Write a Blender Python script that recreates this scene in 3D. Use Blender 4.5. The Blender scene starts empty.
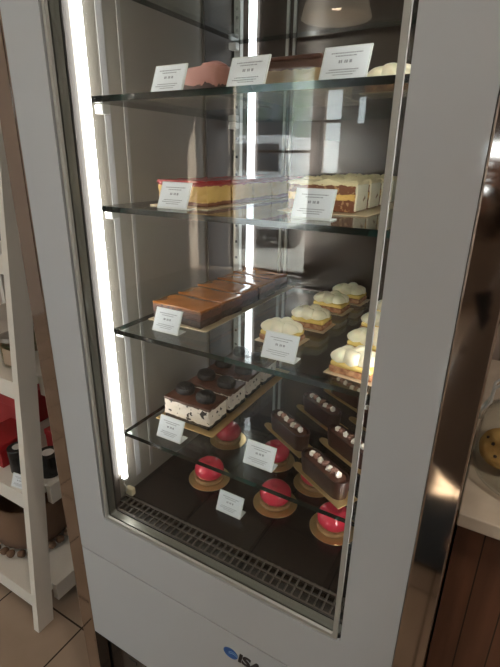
import bpy, bmesh, math, random
from mathutils import Vector, Matrix
random.seed(7)
PI = math.pi
H = 1.34                      # camera height above the floor
C = bpy.context.scene.collection

# ------------------------------------------------------------------ materials
def mat(name, col=(.5, .5, .5), rough=.5, metal=0., spec=.5, coat=0., emit=None, estr=0., noise=None, bump=0., bscale=200., sss=0.):
    m = bpy.data.materials.new(name); m.use_nodes = True
    nt = m.node_tree; b = nt.nodes['Principled BSDF']
    b.inputs['Base Color'].default_value = (*col, 1)
    b.inputs['Roughness'].default_value = rough
    b.inputs['Metallic'].default_value = metal
    b.inputs['Specular IOR Level'].default_value = spec
    b.inputs['Coat Weight'].default_value = coat
    b.inputs['Coat Roughness'].default_value = .06
    if sss:
        b.inputs['Subsurface Weight'].default_value = sss
        b.inputs['Subsurface Radius'].default_value = (.01, .007, .005)
    if emit:
        b.inputs['Emission Color'].default_value = (*emit, 1)
        b.inputs['Emission Strength'].default_value = estr
    if noise:                                  # (second colour, scale, low, high)
        c2, sc, lo, hi = noise
        tc = nt.nodes.new('ShaderNodeTexCoord'); n = nt.nodes.new('ShaderNodeTexNoise')
        n.inputs['Scale'].default_value = sc; n.inputs['Detail'].default_value = 4
        r = nt.nodes.new('ShaderNodeValToRGB')
        r.color_ramp.elements[0].position = lo; r.color_ramp.elements[1].position = hi
        r.color_ramp.elements[0].color = (*col, 1); r.color_ramp.elements[1].color = (*c2, 1)
        nt.links.new(tc.outputs['Object'], n.inputs['Vector']); nt.links.new(n.outputs['Fac'], r.inputs['Fac'])
        nt.links.new(r.outputs['Color'], b.inputs['Base Color'])
    if bump:
        tc = nt.nodes.new('ShaderNodeTexCoord'); n = nt.nodes.new('ShaderNodeTexNoise')
        n.inputs['Scale'].default_value = bscale; n.inputs['Detail'].default_value = 3
        bp = nt.nodes.new('ShaderNodeBump'); bp.inputs['Strength'].default_value = bump; bp.inputs['Distance'].default_value = .002
        nt.links.new(tc.outputs['Object'], n.inputs['Vector']); nt.links.new(n.outputs['Fac'], bp.inputs['Height'])
        nt.links.new(bp.outputs['Normal'], b.inputs['Normal'])
    return m

def glass(name, tint=(.95, .98, .97), gain=1., f0=.04):
    """clear pane: transparent straight through plus a Schlick mirror reflection"""
    m = bpy.data.materials.new(name); m.use_nodes = True
    nt = m.node_tree; nt.nodes.clear()
    out = nt.nodes.new('ShaderNodeOutputMaterial'); mix = nt.nodes.new('ShaderNodeMixShader')
    tr = nt.nodes.new('ShaderNodeBsdfTransparent'); tr.inputs['Color'].default_value = (*tint, 1)
    gl = nt.nodes.new('ShaderNodeBsdfGlossy'); gl.inputs['Roughness'].default_value = .01
    lw = nt.nodes.new('ShaderNodeLayerWeight'); lw.inputs['Blend'].default_value = .5
    pw = nt.nodes.new('ShaderNodeMath'); pw.operation = 'POWER'; pw.inputs[1].default_value = 5
    ml = nt.nodes.new('ShaderNodeMath'); ml.operation = 'MULTIPLY_ADD'; ml.inputs[1].default_value = (1 - f0) * gain; ml.inputs[2].default_value = f0 * gain
    nt.links.new(lw.outputs['Facing'], pw.inputs[0]); nt.links.new(pw.outputs[0], ml.inputs[0])
    nt.links.new(ml.outputs[0], mix.inputs['Fac']); nt.links.new(tr.outputs[0], mix.inputs[1]); nt.links.new(gl.outputs[0], mix.inputs[2])
    nt.links.new(mix.outputs[0], out.inputs['Surface'])
    return m

def emitter(name, col, s):
    m = bpy.data.materials.new(name); m.use_nodes = True
    nt = m.node_tree; nt.nodes.clear()
    out = nt.nodes.new('ShaderNodeOutputMaterial'); e = nt.nodes.new('ShaderNodeEmission')
    e.inputs['Color'].default_value = (*col, 1); e.inputs['Strength'].default_value = s
    nt.links.new(e.outputs[0], out.inputs['Surface'])
    return m

def tile_mat(name, col, col2, grout, size, ox, oy, axis=(0, 1), gw=.006, rough=.25, spec=.5):
    """square tiles with grout in world coordinates"""
    m = mat(name, col, rough, spec=spec); nt = m.node_tree; b = nt.nodes['Principled BSDF']
    g = nt.nodes.new('ShaderNodeNewGeometry'); s = nt.nodes.new('ShaderNodeSeparateXYZ')
    nt.links.new(g.outputs['Position'], s.inputs[0])
    outs = []
    for k, o, sz in ((axis[0], ox, size[0]), (axis[1], oy, size[1])):
        a = nt.nodes.new('ShaderNodeMath'); a.operation = 'SUBTRACT'; a.inputs[1].default_value = o - gw / 2
        nt.links.new(s.outputs[k], a.inputs[0])
        d = nt.nodes.new('ShaderNodeMath'); d.operation = 'DIVIDE'; d.inputs[1].default_value = sz; nt.links.new(a.outputs[0], d.inputs[0])
        f = nt.nodes.new('ShaderNodeMath'); f.operation = 'FRACT'; nt.links.new(d.outputs[0], f.inputs[0])
        l = nt.nodes.new('ShaderNodeMath'); l.operation = 'LESS_THAN'; l.inputs[1].default_value = gw / sz; nt.links.new(f.outputs[0], l.inputs[0])
        outs.append(l)
    mx = nt.nodes.new('ShaderNodeMath'); mx.operation = 'MAXIMUM'
    nt.links.new(outs[0].outputs[0], mx.inputs[0]); nt.links.new(outs[1].outputs[0], mx.inputs[1])
    n = nt.nodes.new('ShaderNodeTexNoise'); n.inputs['Scale'].default_value = 5; n.inputs['Detail'].default_value = 6
    nt.links.new(g.outputs['Position'], n.inputs['Vector'])
    r = nt.nodes.new('ShaderNodeValToRGB'); r.color_ramp.elements[0].position = .35; r.color_ramp.elements[1].position = .7
    r.color_ramp.elements[0].color = (*col, 1); r.color_ramp.elements[1].color = (*col2, 1)
    nt.links.new(n.outputs['Fac'], r.inputs['Fac'])
    mm = nt.nodes.new('ShaderNodeMix'); mm.data_type = 'RGBA'; mm.inputs['B'].default_value = (*grout, 1)
    nt.links.new(mx.outputs[0], mm.inputs['Factor']); nt.links.new(r.outputs['Color'], mm.inputs['A'])
    nt.links.new(mm.outputs['Result'], b.inputs['Base Color'])
    return m

def layered(name, stops, z0, z1, rough=.5, coat=0., speck=None, wob=.004, sss=0.):
    """a cake cut: colours by height in object space, the layer lines wobble; speck = (colour, scale, threshold)"""
    m = mat(name, stops[0][1], rough, coat=coat, sss=sss); nt = m.node_tree; b = nt.nodes['Principled BSDF']
    tc = nt.nodes.new('ShaderNodeTexCoord'); s = nt.nodes.new('ShaderNodeSeparateXYZ'); nt.links.new(tc.outputs['Object'], s.inputs[0])
    n = nt.nodes.new('ShaderNodeTexNoise'); n.inputs['Scale'].default_value = 90; n.inputs['Detail'].default_value = 3
    nt.links.new(tc.outputs['Object'], n.inputs['Vector'])
    w = nt.nodes.new('ShaderNodeMath'); w.operation = 'MULTIPLY_ADD'; w.inputs[1].default_value = wob * 2; w.inputs[2].default_value = -wob
    nt.links.new(n.outputs['Fac'], w.inputs[0])
    a = nt.nodes.new('ShaderNodeMath'); a.operation = 'ADD'; nt.links.new(s.outputs[2], a.inputs[0]); nt.links.new(w.outputs[0], a.inputs[1])
    mr = nt.nodes.new('ShaderNodeMapRange'); mr.inputs['From Min'].default_value = z0; mr.inputs['From Max'].default_value = z1
    nt.links.new(a.outputs[0], mr.inputs['Value'])
    r = nt.nodes.new('ShaderNodeValToRGB'); r.color_ramp.interpolation = 'CONSTANT'
    el = r.color_ramp.elements
    el[0].position = stops[0][0]; el[0].color = (*stops[0][1], 1)
    el[1].position = stops[1][0]; el[1].color = (*stops[1][1], 1)
    for p, c in stops[2:]:
        e = el.new(p); e.color = (*c, 1)
    nt.links.new(mr.outputs[0], r.inputs['Fac'])
    last = r.outputs['Color']
    if speck:
        n2 = nt.nodes.new('ShaderNodeTexNoise'); n2.inputs['Scale'].default_value = speck[1]; n2.inputs['Detail'].default_value = 2
        nt.links.new(tc.outputs['Object'], n2.inputs['Vector'])
        g = nt.nodes.new('ShaderNodeMath'); g.operation = 'GREATER_THAN'; g.inputs[1].default_value = speck[2]
        nt.links.new(n2.outputs['Fac'], g.inputs[0])
        mm = nt.nodes.new('ShaderNodeMix'); mm.data_type = 'RGBA'; mm.inputs['B'].default_value = (*speck[0], 1)
        nt.links.new(g.outputs[0], mm.inputs['Factor']); nt.links.new(last, mm.inputs['A']); last = mm.outputs['Result']
    nt.links.new(last, b.inputs['Base Color'])
    return m

def planks(name, col, dark, axis, width, rough=.4):
    m = mat(name, col, rough); nt = m.node_tree; b = nt.nodes['Principled BSDF']
    g = nt.nodes.new('ShaderNodeNewGeometry'); s = nt.nodes.new('ShaderNodeSeparateXYZ'); nt.links.new(g.outputs['Position'], s.inputs[0])
    d = nt.nodes.new('ShaderNodeMath'); d.operation = 'DIVIDE'; d.inputs[1].default_value = width; nt.links.new(s.outputs[axis], d.inputs[0])
    f = nt.nodes.new('ShaderNodeMath'); f.operation = 'FRACT'; nt.links.new(d.outputs[0], f.inputs[0])
    l = nt.nodes.new('ShaderNodeMath'); l.operation = 'LESS_THAN'; l.inputs[1].default_value = .045; nt.links.new(f.outputs[0], l.inputs[0])
    mp = nt.nodes.new('ShaderNodeMapping'); mp.inputs['Scale'].default_value = (14, 14, 1.2); nt.links.new(g.outputs['Position'], mp.inputs['Vector'])
    n = nt.nodes.new('ShaderNodeTexNoise'); n.inputs['Scale'].default_value = 3; n.inputs['Detail'].default_value = 6; nt.links.new(mp.outputs[0], n.inputs['Vector'])
    r = nt.nodes.new('ShaderNodeValToRGB'); r.color_ramp.elements[0].position = .3; r.color_ramp.elements[1].position = .75
    r.color_ramp.elements[0].color = (*[c * .7 for c in col], 1); r.color_ramp.elements[1].color = (*[c * 1.25 for c in col], 1)
    nt.links.new(n.outputs['Fac'], r.inputs['Fac'])
    mm = nt.nodes.new('ShaderNodeMix'); mm.data_type = 'RGBA'; mm.inputs['B'].default_value = (*dark, 1)
    nt.links.new(l.outputs[0], mm.inputs['Factor']); nt.links.new(r.outputs['Color'], mm.inputs['A'])
    nt.links.new(mm.outputs['Result'], b.inputs['Base Color'])
    return m

M = {}
M['panel'] = mat('white_backed_glass', (.50, .525, .55), .05, spec=.4)
M['steel'] = mat('polished_steel', (.50, .45, .41), .06, 1.)
M['steel_dark'] = mat('brushed_steel', (.42, .40, .36), .32, 1.)
M['alu'] = mat('satin_aluminium', (.40, .40, .37), .5, .15)
M['jamb'] = mat('grey_green_jamb', (.17, .168, .14), .3, .35)
M['brownband'] = mat('bronze_frame', (.055, .046, .04), .6, .0)
M['streak_grey'] = mat('streak_grey', (.36, .36, .36), .6)  # greys for reflected streaks drawn on the inner wall
M['streak_dim'] = mat('streak_dim', (.33, .32, .30), .6)
M['corner'] = mat('corner_bronze', (.06, .05, .042), .6)
M['black'] = mat('black_rubber', (.012, .012, .012), .5)
M['kick'] = mat('black_gloss_plate', (.01, .01, .011), .12)
M['sidewall'] = mat('taupe_inner_steel', (.29, .27, .235), .34, .25)
M['backwall'] = mat('dark_bronze_mirror', (.072, .055, .045), .16, .35)
M['deck'] = mat('dark_deck', (.009, .0075, .007), .22, .0, spec=.3, noise=((.011, .0092, .0085), 8, .3, .7))
M['grille'] = mat('bronze_grille', (.10, .088, .075), .4, .4)
M['led'] = emitter('led_white', (1., .98, .93), 21.)
M['led_rear'] = emitter('led_white_rear', (.93, .97, 1.), 5)
M['white_plastic'] = mat('white_plastic', (.75, .74, .70), .4)
M['spot_cream'] = mat('spot_cream', (.75, .66, .45), .4)
M['glass'] = glass('clear_glass')
M['door_glass'] = glass('door_glass', (.97, .975, .97), .75)
M['edge'] = mat('green_glass_edge', (.003, .010, .009), .12, spec=.6, coat=.4, noise=((.008, .075, .065), 9, .5, .75))  # teal patches paint glints into the dark green edge
M['acrylic'] = glass('acrylic', (.97, .98, .98), .8)
M['acrylic_edge'] = mat('acrylic_edge', (.75, .79, .78), .25, spec=.6)
M['paper'] = mat('white_card', (.74, .78, .82), .45)
M['ink'] = mat('grey_print', (.30, .32, .35), .6)
M['gold'] = mat('gold_card', (.62, .43, .20), .28, .75)
M['gold_pale'] = mat('pale_gold_card', (.74, .60, .40), .35, .5)
M['floor'] = tile_mat('beige_floor_tile', (.36, .27, .20), (.44, .33, .25), (.05, .035, .025), (.298, .298), -.915, .30, gw=.005, rough=.22)
M['plaster'] = mat('beige_plaster', (.50, .40, .34), .8, noise=((.54, .44, .38), 3, .3, .7))
M['plaster_brown'] = mat('brown_plaster', (.24, .185, .15), .7, noise=((.28, .22, .18), 2, .3, .7))
M['ceiling'] = mat('ceiling_paint', (.42, .38, .34), .8)
M['white_wood'] = mat('painted_white_wood', (.74, .70, .63), .45, noise=((.78, .74, .67), 12, .3, .7))
M['counter'] = mat('cream_stone', (.62, .53, .42), .35, noise=((.70, .61, .50), 25, .3, .7))
M['wood'] = planks('walnut_planks', (.16, .068, .038), (.02, .01, .006), 0, .041)
M['caramel'] = mat('caramel_glaze', (.46, .17, .038), .16, coat=.4, noise=((.36, .115, .022), 18, .35, .7))
M['caramel_cut'] = layered('caramel_cut', [(0, (.020, .008, .006)), (.42, (.105, .042, .028)), (.82, (.24, .09, .03))], 0, .033, .45, speck=((.05, .022, .015), 140, .62))
M['oreo_cut'] = layered('cookie_cream_cut', [(0, (.018, .012, .010)), (.20, (.74, .66, .57)), (.90, (.10, .045, .028))], 0, .046, .55, speck=((.02, .013, .012), 75, .615), sss=.1)
M['cocoa'] = mat('cocoa_glaze', (.085, .030, .017), .30, coat=.3, noise=((.15, .06, .04), 45, .45, .75))
M['cookie_black'] = mat('black_cookie', (.008, .006, .006), .5, bump=.6, bscale=300)
M['choc'] = mat('dark_chocolate_pastry', (.030, .009, .006), .38, bump=.3, bscale=250, coat=.15)
M['cream'] = mat('cream', (.90, .83, .62), .42, sss=.25)
M['cream_white'] = mat('white_cream', (.80, .74, .66), .45, sss=.1)
M['curd'] = mat('lemon_curd', (.80, .58, .17), .25, coat=.4)
M['crust'] = mat('crumb_crust', (.26, .10, .042), .8, noise=((.56, .31, .16), 130, .40, .62), bump=.8, bscale=220)
M['pink'] = mat('raspberry_glaze', (.72, .035, .075), .13, coat=.8, sss=.08)
M['tartbase'] = mat('tart_shell', (.30, .15, .06), .7, noise=((.42, .24, .11), 90, .35, .65))
M['cheese_cut'] = layered('cheesecake_cut', [(0, (.22, .085, .045)), (.17, (.70, .46, .15)), (.86, (.40, .05, .05))], 0, .036, .55)
M['rasp'] = mat('raspberry_jelly', (.33, .030, .035), .25, coat=.3, noise=((.45, .08, .07), 60, .4, .7))
M['carrot_cut'] = layered('carrot_cake_cut', [(0, (.20, .075, .035)), (.38, (.72, .45, .13)), (.60, (.20, .075, .035)), (.86, (.82, .70, .42))], 0, .044, .8, speck=((.45, .25, .12), 130, .6))
M['icing'] = mat('cream_cheese_icing', (.80, .70, .44), .5, bump=.5, bscale=120)
M['icing_side'] = mat('pale_icing_side', (.76, .72, .56), .55, noise=((.25, .13, .07), 40, .66, .70))
M['mousse_cut'] = layered('mousse_cut', [(0, (.055, .025, .020)), (.42, (.52, .25, .21))], 0, .042, .5, wob=.010)
M['mousse'] = mat('pink_mousse', (.55, .26, .22), .45)
M['chocslab_cut'] = layered('choc_cheesecake_cut', [(0, (.30, .20, .09)), (.62, (.09, .04, .025))], 0, .04, .5)
M['redbox'] = mat('red_card', (.33, .012, .015), .5)
M['tin'] = mat('black_tin', (.012, .012, .012), .25)
M['label'] = mat('white_sticker', (.70, .66, .62), .5)
M['knit'] = mat('brown_knit', (.17, .10, .06), .9)
M['jarfill'] = mat('green_brown_herbs', (.09, .09, .03), .7, noise=((.25, .14, .06), 60, .4, .6), bump=1., bscale=90)
M['kraft'] = mat('kraft_card', (.46, .34, .24), .7)
M['chrome'] = mat('chrome', (.75, .78, .78), .12, 1.)
M['cookie'] = mat('golden_cookie', (.50, .27, .075), .75, noise=((.62, .38, .13), 60, .35, .65), bump=.7, bscale=120)
M['chip'] = mat('chocolate_chip', (.05, .02, .012), .4)
M['blue'] = mat('logo_blue', (.02, .12, .42), .3)
M['lblue'] = mat('logo_light_blue', (.30, .55, .80), .3)
M['logoblack'] = mat('logo_black', (.008, .008, .012), .35)
M['coat'] = mat('brown_wool_coat', (.21, .155, .12), .85)
M['trousers'] = mat('black_trousers', (.012, .012, .014), .8)
M['skin'] = mat('skin', (.52, .32, .23), .5, sss=.1)
M['hair'] = mat('dark_hair', (.02, .014, .01), .5)
M['van'] = mat('white_van_paint', (.80, .82, .85), .2, coat=.5)
M['vanglass'] = mat('dark_van_window', (.03, .04, .05), .08)
M['street'] = mat('pale_paving', (.40, .39, .37), .85, noise=((.34, .33, .32), 6, .3, .7))
M['shade'] = mat('linen_lamp_shade', (.62, .52, .42), .8, emit=(1., .82, .60), estr=1.2)
M['lamp'] = emitter('warm_bulb', (1., .80, .55), 25.)

# ------------------------------------------------------------------ mesh helpers
def new(): return bmesh.new()
def box(bm, x0, x1, y0, y1, z0, z1, bev=0, seg=2, mi=0):
    vs = [bm.verts.new((x, y, z)) for x in (x0, x1) for y in (y0, y1) for z in (z0, z1)]
    q = [(0, 1, 3, 2), (4, 6, 7, 5), (0, 4, 5, 1), (2, 3, 7, 6), (0, 2, 6, 4), (1, 5, 7, 3)]
    fs = [bm.faces.new([vs[i] for i in f]) for f in q]
    for f in fs: f.material_index = mi
    if bev:
        es = list({e for f in fs for e in f.edges})
        r = bmesh.ops.bevel(bm, geom=es, offset=bev, segments=seg, affect='EDGES', profile=.5)
        for f in r['faces']: f.material_index = mi
    return vs
def tube(bm, pts, r, n=8, cap=True):
    pts = [Vector(p) for p in pts]; rings = []
    for i, p in enumerate(pts):
        d = (pts[min(i + 1, len(pts) - 1)] - pts[max(i - 1, 0)]).normalized()
        u = d.cross(Vector((0, 0, 1)))
        if u.length < 1e-3: u = d.cross(Vector((1, 0, 0)))
        u.normalize(); v = d.cross(u)
        rr = r[i] if isinstance(r, (list, tuple)) else r
        rings.append([bm.verts.new(p + (u * math.cos(2 * PI * k / n) + v * math.sin(2 * PI * k / n)) * rr) for k in range(n)])
    for a, b in zip(rings, rings[1:]):
        for k in range(n): bm.faces.new((a[k], a[(k + 1) % n], b[(k + 1) % n], b[k]))
    if cap:
        bm.faces.new(rings[0]); bm.faces.new(rings[-1][::-1])
def lathe(bm, prof, n=32, cx=0, cy=0, sx=1, sy=1):
    rings = []
    for r, z in prof:
        if r < 1e-6: rings.append([bm.verts.new((cx, cy, z))])
        else: rings.append([bm.verts.new((cx + sx * r * math.cos(2 * PI * k / n), cy + sy * r * math.sin(2 * PI * k / n), z)) for k in range(n)])
    for a, b in zip(rings, rings[1:]):
        for k in range(n):
            k2 = (k + 1) % n
            if len(a) == 1 and len(b) == 1: continue
            if len(a) == 1: bm.faces.new((a[0], b[k2], b[k]))
            elif len(b) == 1: bm.faces.new((a[k], a[k2], b[0]))
            else: bm.faces.new((a[k], a[k2], b[k2], b[k]))
def blob(bm, c, rx, ry, rz, jit=.12, sub=3, peak=0., rot=0.):
    r = bmesh.ops.create_icosphere(bm, subdivisions=sub, radius=1)
    ph = [random.uniform(0, 6.28) for _ in range(6)]
    for v in r['verts']:
        p = v.co.copy()
        k = 1 + jit * (math.sin(3.1 * p.x + ph[0]) * math.sin(2.7 * p.y + ph[1]) + .6 * math.sin(5.3 * p.z + ph[2]) * math.sin(4.1 * p.x + ph[3]))
        p *= k
        if peak and p.z > .3:
            t = (p.z - .3) / .7; p.x *= 1 - .45 * t; p.y *= 1 - .45 * t; p.z += peak * t * t
        q = Vector((p.x * rx, p.y * ry, p.z * rz))
        if rot: q.rotate(Matrix.Rotation(rot, 3, 'Z'))
        v.co = q + Vector(c)
def prism(bm, outline, z0, z1, mi=0):
    lo = [bm.verts.new((x, y, z0)) for x, y in outline]; hi = [bm.verts.new((x, y, z1)) for x, y in outline]
    n = len(outline)
    fs = [bm.faces.new(lo[::-1]), bm.faces.new(hi)]
    for k in range(n): fs.append(bm.faces.new((lo[k], lo[(k + 1) % n], hi[(k + 1) % n], hi[k])))
    for f in fs: f.material_index = mi
def build(name, bm, m, parent=None, smooth=False, loc=None):
    bmesh.ops.recalc_face_normals(bm, faces=bm.faces)
    me = bpy.data.meshes.new(name); bm.to_mesh(me); bm.free()
    for x in (m if isinstance(m, (list, tuple)) else [m]): me.materials.append(x)
    if smooth:
        for p in me.polygons: p.use_smooth = True
    o = bpy.data.objects.new(name, me); C.objects.link(o)
    if parent: o.parent = parent
    if loc: o.location = loc
    return o
def tag(o, label=None, cat=None, group=None, kind=None):
    if label: o['label'] = label
    if cat: o['category'] = cat
    if group: o['group'] = group
    if kind: o['kind'] = kind
    return o
def thing(name, label, cat, loc=(0, 0, 0), rz=0, group=None):
    o = bpy.data.objects.new(name, None); C.objects.link(o); o.empty_display_size = .05
    o.location = loc; o.rotation_euler = (0, 0, rz)
    return tag(o, label, cat, group)
def dup(o, loc=None, rz=None, label=None, group=None, parent=None):
    c = o.copy(); C.objects.link(c)
    if parent: c.parent = parent
    if loc: c.location = loc
    if rz is not None: c.rotation_euler = (0, 0, rz)
    if label: c['label'] = label
    if group: c['group'] = group
    for ch in list(o.children): dup(ch, parent=c)
    return c
def struct(name, bm, m):
    return tag(build(name, bm, m), kind='structure')
Z = lambda z: z + H

# ------------------------------------------------------------------ room
RX0, RX1, RY0, RY1, RZ = -3.6, 1.9, -4.0, 1.19, 2.9
b = new(); box(b, RX0, RX1, RY0, RY1, -.05, 0); struct('floor', b, M['floor'])
b = new(); box(b, RX0, RX1, RY0, RY1, RZ, RZ + .05); struct('ceiling', b, M['ceiling'])
b = new(); box(b, RX0, RX1, RY1, RY1 + .1, 0, RZ); struct('wall_back', b, M['plaster'])
b = new(); box(b, RX0 - .1, RX0, RY0, RY1, 0, RZ); struct('wall_left', b, M['plaster'])
OPEN = [(-3.2, -2.12, 0, Z(.95)), (-2.05, -1.79, Z(-.17), Z(.72)), (-1.70, -1.54, Z(.32), Z(.64)), (-.45, .05, Z(-.58), Z(.20)), (.6, 1.6, Z(-.4), Z(.25))]
def wall_open(x0, x1, y0, y1, z0, z1, ops):
    b = new()
    xs = sorted({x0, x1, *[v for o in ops for v in o[:2]]}); zs = sorted({z0, z1, *[v for o in ops for v in o[2:]]})
    for xa, xb in zip(xs, xs[1:]):
        for za, zb in zip(zs, zs[1:]):
            cx, cz = (xa + xb) / 2, (za + zb) / 2
            if not any(o[0] < cx < o[1] and o[2] < cz < o[3] for o in ops): box(b, xa, xb, y0, y1, za, zb)
    return b
b = wall_open(RY0, RY1, RX1, RX1 + .1, 0, RZ, [(-1.66, -1.42, 1.07, 1.26)])  # opening added in the unseen wall to shape the floor sun patch
for v_ in b.verts: v_.co.x, v_.co.y = v_.co.y, v_.co.x
struct('wall_right', b, M['plaster'])
b = new()
for a in ((-1.66, -1.65, 1.07, 1.26), (-1.43, -1.42, 1.07, 1.26), (-1.66, -1.42, 1.07, 1.08), (-1.66, -1.42, 1.25, 1.26)): box(b, RX1 + .03, RX1 + .07, *a)
sun_frame = struct('window_6', b, M['plaster_brown']); b = new(); box(b, RX1 + .047, RX1 + .053, -1.65, -1.43, 1.08, 1.25); build('pane', b, M['glass'], sun_frame)
struct('wall_front', wall_open(RX0, RX1, RY0 - .15, RY0, 0, RZ, OPEN), M['plaster_brown'])
for k, (x0, x1, z0, z1) in enumerate(OPEN):
    b = new(); f = .035
    for a in ((x0, x0 + f, z0, z1), (x1 - f, x1, z0, z1), (x0, x1, z0, z0 + f), (x0, x1, z1 - f, z1)): box(b, a[0], a[1], RY0 - .11, RY0 - .04, a[2], a[3])
    if k in (0, 1, 3): zm = z0 + (z1 - z0) * .62; box(b, x0, x1, RY0 - .10, RY0 - .05, zm - .015, zm + .015)
    if k in (4,): xm = (x0 + x1) / 2; box(b, xm - .015, xm + .015, RY0 - .10, RY0 - .05, z0, z1)
    fr = struct('window_%d' % (k + 1), b, M['plaster_brown'])
    b = new(); box(b, x0 + f, x1 - f, RY0 - .078, RY0 - .072, z0 + f, z1 - f); build('pane', b, M['glass'], fr)
    pl = bpy.data.lights.new('daylight', 'AREA'); pl.shape = 'RECTANGLE'; pl.size = x1 - x0; pl.size_y = z1 - z0; pl.cycles.is_portal = True
    po = bpy.data.objects.new('daylight', pl); C.objects.link(po); po.location = ((x0 + x1) / 2, RY0 - .16, (z0 + z1) / 2); po.rotation_euler = (PI / 2, 0, 0)
b = new(); box(b, -14, 12, -22, RY0 - .15, -.25, -.15); struct('ground', b, M['street'])
# wooden splashback behind the counter
b = new(); box(b, .03, RX1, RY1 - .02, RY1, Z(-.44), Z(.3)); struct('trim_1', b, M['wood'])

# world
w = bpy.data.worlds.new('sky'); bpy.context.scene.world = w; w.use_nodes = True
bg = w.node_tree.nodes['Background']; bg.inputs['Color'].default_value = (.88, .94, 1.0, 1); bg.inputs['Strength'].default_value = 9.
sun = bpy.data.lights.new('sun', 'SUN'); sun.energy = 75; sun.angle = .01; sun.color = (1, .93, .82)
so = bpy.data.objects.new('sun', sun); C.objects.link(so); so.rotation_euler = Vector((-1, .3, -.6)).to_track_quat('-Z', 'Y').to_euler()

# ceiling lamps, placed as fill light
def ceiling_lamp(x, y, label, e=10):
    t = thing('ceiling_light', label, 'lamp', (x, y, RZ), 0, 'round ceiling lamps')
    b = new(); lathe(b, [(0, -.001), (.07, -.001), (.075, -.03), (.055, -.03), (.055, -.012), (0, -.012)]); build('housing', b, M['white_plastic'], t)
    b = new(); lathe(b, [(0, -.013), (.053, -.013), (.053, -.018), (0, -.018)]); build('diffuser', b, M['lamp'], t)
    l = bpy.data.lights.new('lamp_light', 'SPOT'); l.energy = e; l.color = (1, .90, .78); l.shadow_soft_size = .05; l.spot_size = 2.4; l.spot_blend = .6
    o = bpy.data.objects.new('lamp_light', l); C.objects.link(o); o.parent = t; o.location = (0, 0, -.06)
for x, y in ((-1.9, -.7), (-.35, -.85), (-2.4, -2.2), (.75, -.1), (-.08, .02)):  # last one added over the fridge front to brighten the ladder shelf
    ceiling_lamp(x, y, e=34 if x > .5 else 10, label='round recessed warm ceiling lamp placed as fill light')

# ------------------------------------------------------------------ the display fridge
YF = .487
X0, X1 = -.737, .002                     # outer steel edges
WL, WR = -.695, -.037                    # white panel
OL, OR_, OB, OT = -.613, -.1135, -.684, .46   # window opening (z relative to the eye)
ZS, ZB, ZT = -.797, -1.064, .62
fr = thing('display_fridge', 'tall white glass cake display fridge with steel posts and lit shelves', 'display fridge', (0, 0, 0))
def ring(x0, x1, z0, z1, ox0, ox1, oz0, oz1, y0, y1, r=.0, n=6):
    """frame with an opening whose corners are rounded by r"""
    b = new()
    inner = []
    for cx, cz, a0 in ((ox1 - r, oz1 - r, 0), (ox0 + r, oz1 - r, PI / 2), (ox0 + r, oz0 + r, PI), (ox1 - r, oz0 + r, 1.5 * PI)):
        for k in range(n + 1):
            a = a0 + PI / 2 * k / n; inner.append((cx + r * math.cos(a), cz + r * math.sin(a)))
    cor = [(x1, z1), (x0, z1), (x0, z0), (x1, z0)]
    outer = [c for c in cor for k in range(n + 1)]
    def lay(y):
        oc = [b.verts.new((x, y, Z(z))) for x, z in cor]
        return [oc[i // (n + 1)] for i in range(4 * (n + 1))], [b.verts.new((x, y, Z(z))) for x, z in inner]
    o0, i0 = lay(y0); o1, i1 = lay(y1); N = len(inner)
    def f(*v):
        u = list(dict.fromkeys(v))
        if len(u) > 2: b.faces.new(u)
    for k in range(N):
        j = (k + 1) % N
        f(o0[k], o0[j], i0[j], i0[k]); f(o1[k], i1[k], i1[j], o1[j]); f(i0[k], i0[j], i1[j], i1[k])
        if o0[k] is not o0[j]: f(o0[k], o1[k], o1[j], o0[j])
    return b
door = build('door', ring(WL, WR, ZS, ZT, OL, OR_, OB, OT, YF, YF + .006, .010), M['panel'], fr); tag(door, 'white back painted glass door with a large rounded window')
build('black_border', ring(OL - .03, OR_ + .03, OB - .03, OT + .03, OL + .0065, OR_ - .0005, OB + .0035, OT - .004, YF + .0065, YF + .010, .008), M['black'], door)
build('metal_trim', ring(OL + .0045, OR_ - .0060, OB + .003, OT - .004, OL + .0110, OR_ - .0132, OB + .0092, OT - .012, YF + .0012, YF + .006, .004), M['alu'], door)
b = new(); box(b, OL - .02, OR_ + .02, YF + .0102, YF + .0142, Z(OB - .02), Z(OT + .02)); build('glass_pane', b, M['door_glass'], door)
build('inner_frame', ring(OL - .05, OR_ + .05, OB - .06, OT + .06, OL + .004, OR_ - .001, OB + .001, OT, YF + .0145, YF + .030, .006), M['jamb'], door)
build('gasket', ring(OL - .05, OR_ + .05, OB - .06, OT + .06, OL + .0055, OR_ - .001, OB + .003, OT, YF + .0305, YF + .0335, .006), M['black'], door)
# cabinet
b = ring(X0 + .01, X1 - .012, -.80, ZT, OL - .008, OR_ + .008, OB - .034, OT + .02, YF + .034, YF + .058, .004); build('cabinet_frame', b, M['brownband'], fr)
b = new(); box(b, WL, WR, YF, YF + .006, Z(ZB), Z(ZS - .0035), .001); lp = build('lower_panel', b, M['panel'], fr); tag(lp, 'white lower front panel with a round blue logo')
YI, YBK = YF + .058, 1.005                # interior from / to
IL, IR = -.627, -.100
DK = -.682
for nm, xa, xb in (('side_panel', X0 + .012, IL), ('side_panel', IR, X1 - .004)):
    b = new(); box(b, xa, xb, YI, YBK + .05, Z(-1.10), Z(ZT)); build(nm, b, M['sidewall'], fr)
b = new(); box(b, IL, IR, YBK, YBK + .05, Z(-1.10), Z(ZT)); build('back_panel', b, M['backwall'], fr)
b = new(); box(b, IL, IR, YI, YBK, Z(.50), Z(ZT)); build('top_panel', b, M['sidewall'], fr)
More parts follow.
